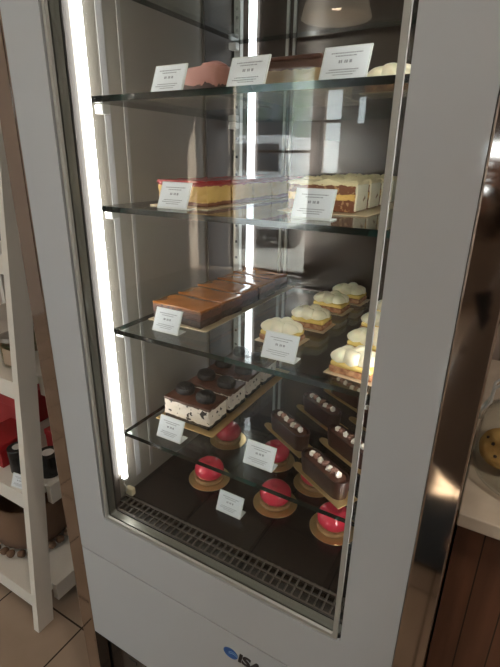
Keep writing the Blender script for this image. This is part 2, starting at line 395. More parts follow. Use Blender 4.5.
b = new(); box(b, X0 + .012, X1 - .004, YF + .0, YBK + .05, Z(ZT), Z(ZT + .06), .004); build('roof', b, M['panel'], fr)
for xa, xb in ((X0, WL - .0004), (WR + .0004, X1)):
    b = new(); box(b, xa, xb, YF - .002, YF + .033, Z(-1.335), Z(ZT + .06), .0025); build('steel_post', b, M['steel'], fr)
for ya, yb, mm in ((.600, .614, 'streak_grey'), (.645, .654, 'streak_dim')):  # flat strips stand in for soft reflected streaks
    b = new(); box(b, IL - .001, IL + .0008, ya, yb, Z(-.66), Z(.49)); build('wall_streak', b, M[mm], fr)
b = new(); box(b, IL - .001, IL + .004, .885, YBK, Z(-.68), Z(.49), .001); build('corner_post', b, M['corner'], fr)
# deck with two seams and a front air grille
b = new()
sx = [IL, -.469, -.318, -.172, IR]
for xa, xb in zip(sx, sx[1:]): box(b, xa + .0008, xb - .0008, .566, YBK, Z(DK - .012), Z(DK), .0006, 1)
box(b, IL, IR, .566, YBK, Z(DK - .03), Z(DK - .013))
dk = build('deck', b, M['deck'], fr)
b = new(); gx0, gx1, gy0, gy1 = IL + .004, IR - .004, .5205, .565
nx = 38
for k in range(nx + 1):
    x = gx0 + (gx1 - gx0) * k / nx; box(b, x - .0012, x + .0012, gy0, gy1, Z(DK - .004), Z(DK))
for y, wd in ((gy0 + .002, .003), ((gy0 + gy1) / 2 - .001, .0028), (gy1 - .004, .005)): box(b, gx0, gx1, y - wd / 2, y + wd / 2, Z(DK - .004), Z(DK + .0002))
build('air_grille', b, M['grille'], dk)
b = new(); box(b, IL, IR, .5206, .5655, Z(DK - .030), Z(DK - .024)); build('grille_shade', b, M['black'], dk)  # black sheet put under the grille so its holes look shaded
b = new(); box(b, X0 + .05, X1 - .05, .56, YBK + .04, Z(-1.10), Z(DK - .032)); build('machine_bay', b, M['black'], fr)
b = new()
kp = -.016
box(b, X0 + .004, X1 - .004, .523, .529, Z(-1.30), Z(ZB - .002))
for k in range(14):
    x = -.63 + k * .04; box(b, x, x + .026, .5215, .5235, Z(-1.135), Z(-1.125)); box(b, x, x + .026, .5215, .5235, Z(-1.165), Z(-1.155))
build('kick_plate', b, M['kick'], fr)
for x, y in ((-.65, .6), (-.08, .6), (-.65, 1.0), (-.08, 1.0)):
    b = new(); lathe(b, [(0, 0), (.022, 0), (.022, .012), (.01, .016), (.01, .245), (0, .245)], 16); build('foot', b, M['black'], fr, loc=(x, y, 0))
b = new(); box(b, X0 + .010, X0 + .0118, .522, YBK + .05, Z(-1.10), Z(ZT)); build('bounce_panel', b, M['panel'], fr)  # unseen white sheet added to bounce light onto the shelf leg
# LED tubes (front left and right) and the rear strip
def led(x, y, z0, z1, r, m):
    b = new(); tube(b, [(x, y, Z(z0)), (x, y, Z(z1))], r, 16); l = build('led_tube', b, m, fr, smooth=False)
    for za in (z0 - .006, z1):
        b = new(); tube(b, [(x, y, Z(za)), (x, y, Z(za + .006))], r * 1.1, 12); build('tube_cap', b, M['white_plastic'], l)
    return l
l1 = led(-.6150, .555, -.628, .46, .0062, M['led'])
b = new(); tube(b, [(-.6150, .555, Z(-.634)), (-.617, .553, Z(-.645)), (-.612, .556, Z(-.655)), (-.619, .558, Z(-.668))], .0012, 6); build('wire', b, M['white_plastic'], l1)
b = new(); box(b, -.626, -.606, .562, .574, Z(-.682), Z(-.664), .003); sk = build('light_spot', b, M['spot_cream'], fr)  # cream block stands in for a small warm spot of light
led(-.1095, .555, -.628, .46, .0062, M['led'])
b = new(); box(b, -.585, -.569, .994, 1.0045, Z(-.62), Z(.48), .002); build('led_strip', b, M['led_rear'], fr)
for x in (-.612, -.115):
    b = new(); box(b, x - .008, x + .008, .992, 1.0045, Z(-.66), Z(.49))
    up = build('shelf_upright', b, M['alu'], fr)
    for k in range(28):
        b = new(); box(b, x - .003, x + .003, .9912, .9922, Z(-.64 + k * .04), Z(-.634 + k * .04)); build('slot', b, M['black'], up)
# two slim pale strips standing in for reflections on the back wall
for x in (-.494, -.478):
    b = new(); box(b, x - .003, x + .003, 1.0, 1.0047, Z(-.66), Z(.49)); build('back_reflection', b, M['alu'], fr)
SH = dict(a=.24, b=.0847, c=-.0765, d=-.292, e=-.5088)
for k, z in SH.items():
    b = new(); box(b, -.600, -.124, .55, .985, Z(z - .0085), Z(z))
    for f in b.faces:
        n = f.normal; f.normal_update()
        if abs(f.normal.z) < .5: f.material_index = 1
    s = build('glass_shelf', b, [M['glass'], M['edge']], fr)
    for x in (-.600, -.121):
        for y in (.575, .965):
            b = new(); sg = -1 if x < -.4 else 1
            box(b, x - .013 if sg < 0 else x - .006, x + .006 if sg < 0 else x + .013, y - .008, y + .008, Z(z - .023), Z(z - .0090), .002)
            build('shelf_clip', b, M['alu'], s)
# logo on the lower panel
lx, lz = -.309, -.8515
b = new(); pts = [(.0155 * math.cos(a) , .0125 * math.sin(a)) for a in [2 * PI * k / 32 for k in range(32)]]
vs = [b.verts.new((lx + x, YF - .0006, Z(lz + y))) for x, y in pts]; b.faces.new(vs)
ex = bmesh.ops.extrude_face_region(b, geom=b.faces[:])
for v in [g for g in ex['geom'] if isinstance(g, bmesh.types.BMVert)]: v.co.y += .0005
lg = build('logo_mark', b, M['blue'], lp)
b = new()
for off, hh in ((.001, .0018), (.0052, .0014)):
    P = []
    for k in range(13):
        t = k / 12; P.append((-.004 + .019 * t, -.003 + off + .0035 * math.sin(t * 3)))
    for (xa, za), (xb, zb) in zip(P, P[1:]):
        q = [b.verts.new((lx + x, YF - .0010, Z(lz + z))) for x, z in ((xa, za), (xb, zb), (xb, zb + hh), (xa, za + hh))]; b.faces.new(q)
build('logo_swoosh', b, M['lblue'], lp)
cu = bpy.data.curves.new('t', 'FONT'); cu.body = 'ISA'; cu.size = .031; cu.extrude = .0004; cu.offset = .0011; cu.shear = .15; cu.space_character = .95
to = bpy.data.objects.new('t', cu); C.objects.link(to); bpy.context.view_layer.update()
me = bpy.data.meshes.new_from_object(to); bpy.data.objects.remove(to)
me.materials.append(M['logoblack'])
lt = bpy.data.objects.new('logo_text', me); C.objects.link(lt); lt.parent = lp; lt.rotation_euler = (PI / 2, 0, 0); lt.location = (-.2945, YF - .0006, Z(-.8600)); lt.scale = (1.22, 1, 1)
tag(lt, 'bold black lettering ISA')

# ------------------------------------------------------------------ price tags
def make_tag():
    t = thing('price_tag', 'x', 'price tag', (0, 0, 0), 0)
    W_, Hh, tilt, th = .058, .042, .42, .0016
    cs, sn = math.cos(tilt), math.sin(tilt)
    def pt(x, s, d):                     # along the leaning face, d = thickness offset
        return (x, s * sn + d * cs, s * cs - d * sn + .0012)
    b = new()
    def slab(x0, x1, s0, s1, d0, d1):
        vs = [b.verts.new(pt(x, s, d)) for x in (x0, x1) for s in (s0, s1) for d in (d0, d1)]
        for f in ((0, 1, 3, 2), (4, 6, 7, 5), (0, 4, 5, 1), (2, 3, 7, 6), (0, 2, 6, 4), (1, 5, 7, 3)): b.faces.new([vs[i] for i in f])
    slab(-W_ / 2, W_ / 2, 0, Hh, 0, th)
    for xx in (-W_ / 2, W_ / 2 - .0012): slab(xx, xx + .0012, 0, Hh, -.0002, th + .0002)
    slab(-W_ / 2, W_ / 2, Hh - .0010, Hh, -.0002, th + .0002)
    box(b, -W_ / 2, W_ / 2, 0, .024, 0, .0014)
    build('acrylic_stand', b, M['acrylic_edge'], t)
    b = new(); slab(-W_ / 2 + .002, W_ / 2 - .002, .002, Hh - .002, -.0007, -.0001); cd = build('card', b, M['paper'], t)
    b = new()
    for (xa, xb, s, h) in ((-.019, .019, .0325, .0013), (-.013, .013, .029, .0012), (-.008, -.003, .021, .0035), (-.001, .003, .021, .0035), (.005, .009, .021, .0035),
                           (-.018, .018, .0125, .0011), (-.021, .015, .0095, .0010), (-.012, .012, .0065, .0010)):
        x = xa
        while x < xb - .0005:
            l = min(random.uniform(.0012, .0035), xb - x); slab(x, x + l, s, s + h, -.0010, -.0006); x += l + .0007
    build('print', b, M['ink'], cd)
    return t
TG = 'acrylic price tags at the shelf fronts'
ptag = make_tag()
tags = [(-.4775, .578, 'b', 0, 'small price tag in front of the pink mousse cake on the top shelf'),
        (-.344, .576, 'b', 0, 'price tag on the top shelf before the left end of the chocolate cheesecake slab'),
        (-.2115, .574, 'b', 0, 'price tag on the top shelf nearest the meringue tart'),
        (-.478, .580, 'c', 0, 'price tag in front of the red topped cheesecake slices'),
        (-.246, .588, 'c', 0, 'price tag in front of the cream iced carrot cake slices'),
        (-.5085, .583, 'd', 0, 'price tag in front of the caramel glazed slices'),
        (-.2845, .583, 'd', 0, 'price tag in front of the meringue lemon tarts on the middle shelf'),
        (-.506, .573, 'e', 0, 'price tag in front of the black cookie cheesecake slices'),
        (-.318, .588, 'e', 0, 'price tag on the lowest glass shelf left of the chocolate pastries'),
        (-.403, .624, 'k', 0, 'price tag on the dark fridge deck among the pink domes')]
for k, (x, y, s, rz, lab) in enumerate(tags):
    z = Z(DK if s == 'k' else SH[s]) + .0003
    if k == 0: t = ptag; t.location = (x, y, z); t['label'] = lab; t['group'] = TG
    else: t = dup(ptag, (x, y, z), rz, lab, TG)

# ------------------------------------------------------------------ cakes
def board(name, label, x0, x1, y0, y1, z, m=None, rz=0):
    b = new(); box(b, x0, x1, y0, y1, Z(z) + .0003, Z(z) + .0019, .0006, 1)
    return tag(build(name, b, m or M['gold_pale']), label, 'cake board')
def slice_bm(wx, dy, h, jit=.0012, bev=.002, cuts=4):
    b = new(); box(b, -wx / 2, wx / 2, -dy / 2, dy / 2, 0, h, bev, 2)
    bmesh.ops.subdivide_edges(b, edges=[e for e in b.edges if e.calc_length() > .01], cuts=cuts, use_grid_fill=True)
    for v in b.verts:
        v.co += Vector((random.uniform(-1, 1), random.uniform(-1, 1), 0 if v.co.z < .001 else random.uniform(-.6, .6))) * jit
    return b
POS = ['front', 'second from the front', 'third from the front', 'fourth from the front', 'fifth from the front']
# caramel slices
board('cake_board', 'gold cake board under the caramel glazed slices', -.582, -.447, .622, 1.0, SH['d'])
def caramel_slice():
    t = thing('caramel_slice', '', 'cake slice')
    b = slice_bm(.116, .064, .0305); build('cake_body', b, M['caramel_cut'], t)
    b = new(); box(b, -.0585, .0585, -.0325, .0325, .030, .0335, .0015, 2)
    bmesh.ops.subdivide_edges(b, edges=[e for e in b.edges if e.calc_length() > .01], cuts=5, use_grid_fill=True)
    for v in b.verts:
        if v.co.z > .032: v.co.z += .0012 * math.sin(v.co.x * 90 + 1) * math.sin(v.co.y * 110)
    build('caramel_glaze', b, M['caramel'], t, smooth=True)
    return t
cs = caramel_slice()
for k in range(5):
    loc = (-.516 + random.uniform(-.004, .004), .662 + k * .0725, Z(SH['d']) + .0022); rz = -.07 + random.uniform(-.04, .04)
    lab = 'glossy caramel topped slice, %s in its row' % POS[k]
    t = cs if k == 0 else dup(cs, loc, rz)
    t.location = loc; t.rotation_euler.z = rz; tag(t, lab, 'cake slice', 'caramel slices on the middle shelf')
# black cookie cheesecake
board('cake_board', 'gold cake board under the black cookie cheesecake slices', -.579, -.436, .621, .97, SH['e'], M['gold'])
def cookie_slice():
    t = thing('cookies_and_cream_slice', '', 'cake slice')
    b = slice_bm(.112, .064, .0455); build('cake_body', b, M['oreo_cut'], t)
    b = new(); box(b, -.0565, .0565, -.0325, .0325, .045, .0475, .001, 2)
    build('cocoa_glaze', b, M['cocoa'], t)
    for x, y in ((-.030, .006), (.028, -.002)):
        b = new(); lathe(b, [(0, 0), (.0205, 0), (.0225, .003), (.0215, .008), (.019, .0115), (.012, .0145), (0, .0155)], 20, sx=1, sy=.78)
        for v in b.verts: v.co.x += random.uniform(-.0006, .0006); v.co.z += (v.co.y) * .18 + .003 * (v.co.z > .002)
        build('cookie', b, M['cookie_black'], t, loc=(x, y, .0468))
    return t
cs = cookie_slice()
for k in range(4):
    loc = (-.510 + random.uniform(-.003, .003), .668 + k * .076, Z(SH['e']) + .0022); rz = random.uniform(-.03, .03)
    lab = 'white cheesecake slice with black cookies on top, %s in its row' % POS[k]
    t = cs if k == 0 else dup(cs, loc, rz)
    t.location = loc; t.rotation_euler.z = rz; tag(t, lab, 'cake slice', 'black cookie cheesecake slices')
# red topped cheesecake
board('cake_board', 'cake board under the red topped cheesecake slices', -.545, -.425, .605, .995, SH['c'])
def cheese_slice():
    t = thing('cheesecake_slice', '', 'cake slice')
    b = slice_bm(.100, .071, .034); build('cake_body', b, M['cheese_cut'], t)
    b = slice_bm(.102, .073, .006, .0018); 
    for v in b.verts: v.co.z += .0335
    build('raspberry_topping', b, M['rasp'], t, smooth=True)
    return t
cs = cheese_slice()
for k in range(5):
    loc = (-.487, .655 + k * .0745, Z(SH['c']) + .0022)
    lab = 'yellow cheesecake slice with red jelly top, %s in its row' % POS[k]
    t = cs if k == 0 else dup(cs, loc, 0)
    t.location = loc; tag(t, lab, 'cake slice', 'red topped cheesecake slices')
# carrot cake with icing
board('cake_board', 'cake board under the cream iced carrot cake slices', -.335, -.190, .665, .995, SH['c'])
def carrot_slice():
    t = thing('carrot_cake_slice', '', 'cake slice')
    b = slice_bm(.108, .060, .040, .0016); build('cake_body', b, M['carrot_cut'], t)
    b = slice_bm(.112, .062, .006, .0022)
    for v in b.verts: v.co.z += .039 + (.003 * math.sin(v.co.x * 120) * math.sin(v.co.y * 150) if v.co.z > .003 else 0)
    for k in range(7): blob(b, (random.uniform(-.045, .045), random.uniform(-.02, .02), .045), .009, .007, .005, .2, 2)
    build('icing', b, M['icing'], t, smooth=True)
    b = new(); box(b, .0535, .057, -.028, .028, .002, .040, .0012); build('side_icing', b, M['icing_side'], t)
    return t
cs = carrot_slice()
for k in range(4):
    loc = (-.272, .715 + k * .070, Z(SH['c']) + .0022)
    lab = 'carrot cake slice with pale cream icing, %s in its row' % POS[k]
    t = cs if k == 0 else dup(cs, loc, 0)
    t.location = loc; tag(t, lab, 'cake slice', 'cream iced carrot cake slices')
# top shelf
board('cake_board', 'cake board under the pink mousse cake on the top shelf', -.56, -.42, .63, .80, SH['b'])
t = thing('mousse_cake', 'pink mousse cake with dark chocolate base and a red berry patch on top', 'cake', (-.492, .70, Z(SH['b']) + .0022))
b = slice_bm(.112, .115, .040, .0022, .006, 6)
for v in b.verts:
    if v.co.z > .03: v.co.z += .007 * max(0, v.co.x / .056)
build('cake_body', b, M['mousse_cut'], t, smooth=True)
b = new(); blob(b, (.018, -.02, .0425), .026, .018, .006, .2); build('berry_topping', b, M['rasp'], t, smooth=True)
b = new(); blob(b, (.036, -.025, .045), .018, .022, .007, .15); build('mousse_swirl', b, M['mousse'], t, smooth=True)
board('cake_board', 'cake board under the chocolate cheesecake slab on the top shelf', -.39, -.255, .62, .82, SH['b'])
t = thing('chocolate_cheesecake_slab', 'long beige cheesecake slab with a dark chocolate top on the top shelf', 'cake', (-.322, .70, Z(SH['b']) + .0022))
b = slice_bm(.118, .135, .037, .001, .002, 5); build('cake_body', b, M['chocslab_cut'], t)
b = new(); box(b, -.060, .060, -.0685, .0685, .0365, .042, .002); build('chocolate_top', b, M['cocoa'], t)

# lemon meringue tarts, each on its own gold card
def tart():
    t = thing('meringue_tart', '', 'tart')
    b = slice_bm(.064, .047, .0095, .0011, .0015, 5); build('crumb_crust', b, M['crust'], t)
    b = slice_bm(.063, .046, .0085, .0006, .003, 4)
    for v in b.verts: v.co.z += .0093
    build('lemon_curd', b, M['curd'], t, smooth=True)
    b = new()
    for x, y, r in ((-.020, -.009, .0125), (-.002, -.011, .0130), (.017, -.008, .0125), (-.016, .008, .0120), (.002, .009, .0130), (.019, .009, .0115), (-.008, .000, .0115), (.010, .001, .0120)):
        blob(b, (x, y, .0205 + random.uniform(0, .004)), r * 1.22, r * 1.12, .0105 + random.uniform(0, .0025), .09, 3, .0)
    build('meringue', b, M['cream'], t, smooth=True)
    return t
def card(w_, d_, lab):
    b = new(); box(b, -w_ / 2, w_ / 2, -d_ / 2, d_ / 2, 0, .0014, .0005, 1)
    return tag(build('gold_card', b, M['gold_pale']), lab, 'cake card', 'gold cards under the meringue tarts')
TP = [(-.316, .664, 'front of the left row behind the price tag'), (-.303, .760, 'second from the front in the left row'), (-.306, .874, 'third from the front in the left row'), (-.296, .958, 'rearmost of the left row'),
      (-.167, .606, 'front of the right row'), (-.172, .695, 'second from the front in the right row'), (-.180, .795, 'third from the front in the right row'), (-.182, .885, 'rearmost of the right row')]
t0 = tart(); c0 = card(.076, .060, '')
for k, (x, y, wh) in enumerate(TP):
    rz = random.uniform(-.06, .02) - .05
    z = Z(SH['d'])
    a = t0 if k == 0 else dup(t0); a.location = (x, y, z + .0022); a.rotation_euler.z = rz
    tag(a, 'lemon meringue tart on the middle shelf, %s' % wh, 'tart', 'lemon meringue tarts on the middle shelf')
    c = c0 if k == 0 else dup(c0); c.location = (x, y, z + .0004); c.rotation_euler.z = rz
    tag(c, 'gold card under the tart %s' % wh, 'cake card', 'gold cards under the meringue tarts')
a = dup(t0, (-.187, .715, Z(SH['b']) + .0022), -.05, 'cream topped meringue tart at the right end of the top shelf'); del a['group']
c = dup(c0, (-.187, .715, Z(SH['b']) + .0004), -.05, 'gold card under the meringue tart on the top shelf'); del c['group']

# chocolate boats
def boat():
    t = thing('chocolate_tart', '', 'chocolate pastry')
    b = new(); L, W2, n = .054, .0168, 14
    out = []
    for k in range(n):
        a = -PI / 2 + PI * k / (n - 1); out.append((L - W2 + W2 * math.cos(a), W2 * math.sin(a)))
    for k in range(n):
        a = PI / 2 + PI * k / (n - 1); out.append((-L + W2 + W2 * math.cos(a), W2 * math.sin(a)))
    def ringat(s, z): return [b.verts.new((x * (1 - (1 - s) * .4), y * s, z)) for x, y in out]
    rs = [ringat(.86, 0), ringat(.93, .012), ringat(1.0, .032), ringat(.98, .034), ringat(.86, .034), ringat(.84, .028)]
    for p, q in zip(rs, rs[1:]):
        for k in range(len(out)): b.faces.new((p[k], p[(k + 1) % len(out)], q[(k + 1) % len(out)], q[k]))
    b.faces.new(rs[0][::-1]); b.faces.new(rs[-1])
    build('chocolate_shell', b, M['choc'], t)
    b = new(); prism(b, [(x * .86, y * .80) for x, y in out], .026, .0315); build('ganache', b, M['cocoa'], t)
    for k in range(7):
        x = -.034 + k * .0113; b = new()
        blob(b, (x + random.uniform(-.001, .001), random.uniform(-.002, .002), .0355), .0062, .0072, .0062, .30, 1, .0)
        build('cream_dot' if k % 2 == 0 else 'crumble', b, M['cream_white'] if k % 2 == 0 else M['crumble'], t)
    return t
M['crumble'] = mat('pink_brown_crumble', (.32, .17, .13), .8)
def tabcard():
    b = new(); W_, D_ = .124, .042
    out = [(-W_ / 2 + .012, -D_ / 2), (W_ / 2, -D_ / 2), (W_ / 2, D_ / 2), (-W_ / 2 + .012, D_ / 2)]
    for k in range(9):
        a = PI / 2 + PI * k / 8; out.append((-W_ / 2 + .006 + .011 * math.cos(a), .0115 + .0085 * math.sin(a)))
    for k in range(9):
        a = PI / 2 + PI * k / 8; out.append((-W_ / 2 + .006 + .011 * math.cos(a), -.0115 + .0085 * math.sin(a)))
    prism(b, out, 0, .0012)
    return tag(build('gold_card', b, M['gold']), '', 'cake card')
BP = [(-.203, .612, 'nearest to the lowest shelf front edge'), (-.309, .700, 'left of the others beside the price tag'), (-.284, .803, 'in the middle of the shelf behind the left one'),
      (-.192, .708, 'behind the front one at the right trim'), (-.262, .908, 'at the rear of the shelf'), (-.168, .815, 'half behind the right frame')]
b0, c0 = boat(), tabcard()
for k, (x, y, wh) in enumerate(BP):
    rz = -.52 + random.uniform(-.03, .03); z = Z(SH['e'])
    a = b0 if k == 0 else dup(b0); a.location = (x, y, z + .0020); a.rotation_euler.z = rz
    tag(a, 'chocolate pastry with white cream dots, %s' % wh, 'chocolate pastry', 'oval chocolate pastries')
    c = c0 if k == 0 else dup(c0); c.location = (x, y, z + .0004); c.rotation_euler.z = rz
    tag(c, 'gold card under the chocolate pastry %s' % wh, 'cake card', 'gold cards under the chocolate pastries')

# pink domes on the deck
def dome():
    t = thing('raspberry_dome', '', 'dome cake')
    b = new(); prof = [(.0, .002), (.031, .002), (.033, .004), (.033, .009), (.031, .011), (0, .011)]
    lathe(b, prof, 40)
    for v in b.verts: v.co.x += random.uniform(-.0006, .0006); v.co.y += random.uniform(-.0006, .0006)
    build('tart_base', b, M['tartbase'], t)
    b = new(); prof = []
    for k in range(19):
        a = -.55 + (PI / 2 + .55) * k / 18; prof.append((.0335 * math.cos(a), .026 + .0245 * math.sin(a)))
    prof = [(0, .011)] + [(r, max(z, .011)) for r, z in prof[:-4]] + [(.008, .0475), (.004, .0455), (0, .045)]
    lathe(b, prof, 40); build('pink_glaze', b, M['pink'], t, smooth=True)
    return t
def disc():
    b = new(); lathe(b, [(0, 0), (.0465, 0), (.047, .0006), (.0465, .0013), (0, .0013)], 48)
    return tag(build('gold_disc', b, M['gold']), '', 'cake card')
DP = [(-.501, .700, 'left front one beside the price tag'), (-.336, .706, 'middle one of the front row'), (-.205, .703, 'right front one behind the metal trim'),
      (-.547, .850, 'rear left one under the cookie cheesecake'), (-.402, .836, 'rear middle one behind the shelf price tag'), (-.288, .806, 'rear right one under the chocolate pastries')]
d0, c0 = dome(), disc()
for k, (x, y, wh) in enumerate(DP):
    z = Z(DK)
    a = d0 if k == 0 else dup(d0); a.location = (x, y, z + .0002); a.rotation_euler.z = k * 1.3
    tag(a, 'glossy pink dome cake on the fridge deck, %s' % wh, 'dome cake', 'pink dome cakes on the deck')
    c = c0 if k == 0 else dup(c0); c.location = (x, y, z + .0003)
    tag(c, 'round gold disc under the pink dome, %s' % wh, 'cake card', 'gold discs under the pink domes')

# ------------------------------------------------------------------ white ladder shelf on the left
u = thing('ladder_shelf', 'white painted wooden ladder shelf standing left of the fridge', 'shelf unit', (-1.4, .75, 0))
UX0, UX1 = -1.74, -1.012
def leg_at(x0, x1, base_y, lean, w_, top):
    b = new()
    vs = []
    for z in (0.001, top):
        y = base_y + lean * z
        vs += [b.verts.new((xx - u.location.x, yy - u.location.y, z)) for xx, yy in ((x0, y), (x1, y), (x1, y + w_), (x0, y + w_))]
    for f in ((3, 2, 1, 0), (4, 5, 6, 7), (0, 1, 5, 4), (1, 2, 6, 5), (2, 3, 7, 6), (3, 0, 4, 7)): b.faces.new([vs[i] for i in f])
    build('leg', b, M['white_wood'], u)
for x in (UX1 - .022, UX0): leg_at(x, x + .022, .522, .098, .052, 1.55); leg_at(x, x + .022, 1.03, 0, .045, 1.55)
for zt, yf in ((-1.237, .548), (-.89, .583), (-.553, .616), (-.223, .650), (.11, .68)):
    b = new(); ox, oy = -u.location.x, -u.location.y
    box(b, UX0 + .023 + ox, UX1 - .024 + ox, yf + oy, 1.028 + oy, Z(zt - .020), Z(zt))
    box(b, UX0 + .023 + ox, UX1 - .024 + ox, yf + oy, yf + .015 + oy, Z(zt - .052), Z(zt - .020))
    box(b, UX1 - .024 + ox, UX1 - .004 + ox, yf + .056 + oy, 1.028 + oy, Z(zt - .055), Z(zt + .006))
    build('shelf_board', b, M['white_wood'], u)
# things on it
def gift(x, y, z, w_, d_, h, rz, label):
    t = thing('gift_box', label, 'box', (x, y, z), rz, 'red gift boxes')
    b = new(); box(b, -w_ / 2, w_ / 2, -d_ / 2, d_ / 2, 0, h * .72, .002); build('box_body', b, M['redbox'], t)
    b = new(); box(b, -w_ / 2 - .002, w_ / 2 + .002, -d_ / 2 - .002, d_ / 2 + .002, h * .725, h, .003); build('lid', b, M['redbox'], t)
zs = Z(-.89) + .001
gift(-1.272, .685, zs, .12, .12, .078, .0, 'red card gift box nearest the front of the ladder shelf')
gift(-1.415, .835, zs, .15, .12, .125, .04, 'larger red card gift box behind the front one left of the leg')
gift(-1.125, .810, zs, .12, .10, .075, .0, 'red card gift box seen between the shelf leg and the fridge')
def tin(x, y, z, r, h, label):
    t = thing('black_jar', label, 'jar', (x, y, z), 0, 'black round jars with white lid labels')
    b = new(); lathe(b, [(0, 0), (r, 0), (r, h * .7), (r * .97, h * .72), (0, h * .72)]); build('jar_body', b, M['tin'], t)
    b = new(); lathe(b, [(0, h * .72), (r * 1.03, h * .72), (r * 1.03, h), (r, h + .002), (0, h + .002)]); l = build('lid', b, M['tin'], t)
    b = new(); lathe(b, [(0, h + .0022), (r * .52, h + .0022), (r * .52, h + .003), (0, h + .003)]); build('sticker', b, M['label'], l)
tin(-1.166, .655, zs, .030, .075, 'tall black round jar with white lid sticker left of the shelf leg')
tin(-1.078, .690, zs, .034, .066, 'wide black jar with white lid sticker between leg and fridge')
t = dup(ptag, (-1.093, .592, zs), .15, 'price tag at the front edge of the ladder shelf before the black jars'); del t['group']; t.scale = (.92, .92, .92)
# knitted basket
t = thing('knitted_basket', 'brown ribbed knitted basket on the bottom ladder shelf', 'basket', (-1.275, .725, Z(-1.237) + .001))
b = new(); n = 72; prof = [(.09, 0), (.118, .03), (.128, .08), (.122, .13), (.112, .165), (.104, .165), (.112, .12), (.116, .06), (.10, .012), (0, .010)]
rings = []
for r, z in prof:
    rings.append([b.verts.new(((r * (1 + .018 * (k % 2))) * math.cos(2 * PI * k / n), (r * (1 + .018 * (k % 2))) * math.sin(2 * PI * k / n), z)) for k in range(n)])
for p, q in zip(rings, rings[1:]):
    for k in range(n): b.faces.new((p[k], p[(k + 1) % n], q[(k + 1) % n], q[k]))
b.faces.new(rings[0][::-1]); build('basket_body', b, M['knit'], t, smooth=True)
b = new()
for j in range(26):
    a = 2 * PI * j / 26; r = .128 + .006 * (j % 2)
    blob(b, (r * math.cos(a), r * math.sin(a), .018 + .004 * (j % 2)), .014, .014, .012, .1, 2)
build('ruffled_hem', b, M['knit'], t, smooth=True)
# jars on the third shelf
def spice(x, y, r, h, label, tagged=False):
    t = thing('glass_jar', label, 'jar', (x, y, Z(-.553) + .001), 0, 'glass jars of dried herbs')
    b = new(); lathe(b, [(0, .001), (r, .001), (r, h * .8), (r * .85, h * .84), (0, h * .84)]); build('jar_glass', b, M['glass'], t, smooth=True)
    b = new(); lathe(b, [(0, .003), (r * .95, .003), (r * .95, h * .72), (0, h * .74)]); build('contents', b, M['jarfill'], t)
    b = new(); lathe(b, [(0, h * .85), (r * .92, h * .85), (r * .92, h), (0, h)]); build('lid', b, M['steel_dark'], t)
    if tagged:
        b = new(); box(b, r * .2, r * .2 + .042, -r - .004, -r - .0025, .015, .06); build('hang_tag', b, M['kraft'], t)
spice(-1.160, .700, .040, .085, 'glass herb jar with a kraft hang tag near the front of the ladder shelf', True)
spice(-1.205, .80, .036, .095, 'glass herb jar behind the kraft tagged jar')
spice(-1.26, .87, .040, .12, 'tallest glass herb jar at the shelf rear')
t = thing('paper_bag', 'dark patterned paper bag on the upper ladder shelf', 'bag', (-1.235, .79, Z(-.223) + .001))
b = new(); vs = []
for z, s, d in ((0, .055, .035), (.10, .055, .033), (.15, .053, .012), (.17, .053, .004)):
    vs.append([b.verts.new((x * s, y * d, z)) for x, y in ((-1, -1), (1, -1), (1, 1), (-1, 1))])
for p, q in zip(vs, vs[1:]):
    for k in range(4): b.faces.new((p[k], p[(k + 1) % 4], q[(k + 1) % 4], q[k]))
b.faces.new(vs[0][::-1]); b.faces.new(vs[-1]); build('bag_body', b, mat('dark_print', (.02, .018, .016), .5, noise=((.30, .26, .2), 60, .6, .66)), t)
b = new(); box(b, -.054, .054, -.008, .008, .158, .164, .002); build('bag_clip', b, M['kraft'], t)

# ------------------------------------------------------------------ counter on the right with the cookie jar
t = thing('counter_cabinet', 'dark walnut planked counter cabinet right of the fridge', 'counter', (.9, .88, 0))
ox, oy = -.9, -.88
b = new(); box(b, .006 + ox, 1.8 + ox, .59 + oy, 1.16 + oy, .08, Z(-.464)); build('plank_body', b, M['wood'], t)
b = new(); box(b, .03 + ox, 1.78 + ox, .63 + oy, 1.15 + oy, .001, .079); build('plinth', b, M['black'], t)
b = new(); box(b, .0038, 1.82, .567, 1.165, Z(-.463), Z(-.442), .002); tag(build('countertop', b, M['counter']), 'cream stone countertop resting on the walnut counter', 'countertop')
JX, JY, JZ = .0885, .690, Z(-.442) + .001
t = thing('cookie_jar', 'clear glass clip top jar holding cookies on the cream countertop', 'jar', (JX, JY, JZ))
b = new()
out = [(.062, 0), (.078, .006), (.083, .020), (.083, .085), (.079, .100), (.055, .118), (.050, .122), (.050, .134)]
inn = [(.047, .134), (.047, .121), (.053, .115), (.0765, .099), (.0815, .084), (.0815, .022), (.076, .009), (0, .007)]
lathe(b, [(0, .0)] + out + inn, 48); build('jar_glass', b, glass('jar_glass', (.97, .98, .97), .8), t, smooth=True)
b = new(); lathe(b, [(0, .137), (.052, .137), (.054, .140), (.054, .150), (.048, .160), (.020, .168), (.016, .178), (.022, .190), (.012, .198), (0, .199)], 48); build('lid', b, glass('lid_glass', (.93, .96, .95), 1.4), t, smooth=True)
b = new(); lathe(b, [(.0465, .1340), (.0515, .1340), (.0515, .1368), (.0465, .1368), (.0465, .1340)], 48); build('seal', b, M['chrome'], t)
b = new()
for s in (-1, 1):
    a = PI * 1.0
    d = Vector((math.cos(a), math.sin(a), 0)); p = Vector((-d.y, d.x, 0)) * .012 * s
    pts = [d * .0535 + p + Vector((0, 0, .150)), d * .066 + p + Vector((0, 0, .150)), d * .074 + p * .9 + Vector((0, 0, .140)), d * .075 + p * .8 + Vector((0, 0, .118)), d * .0845 + p * .6 + Vector((0, 0, .098)), d * .0855 + Vector((0, 0, .083))]
    tube(b, pts, .0022, 8)
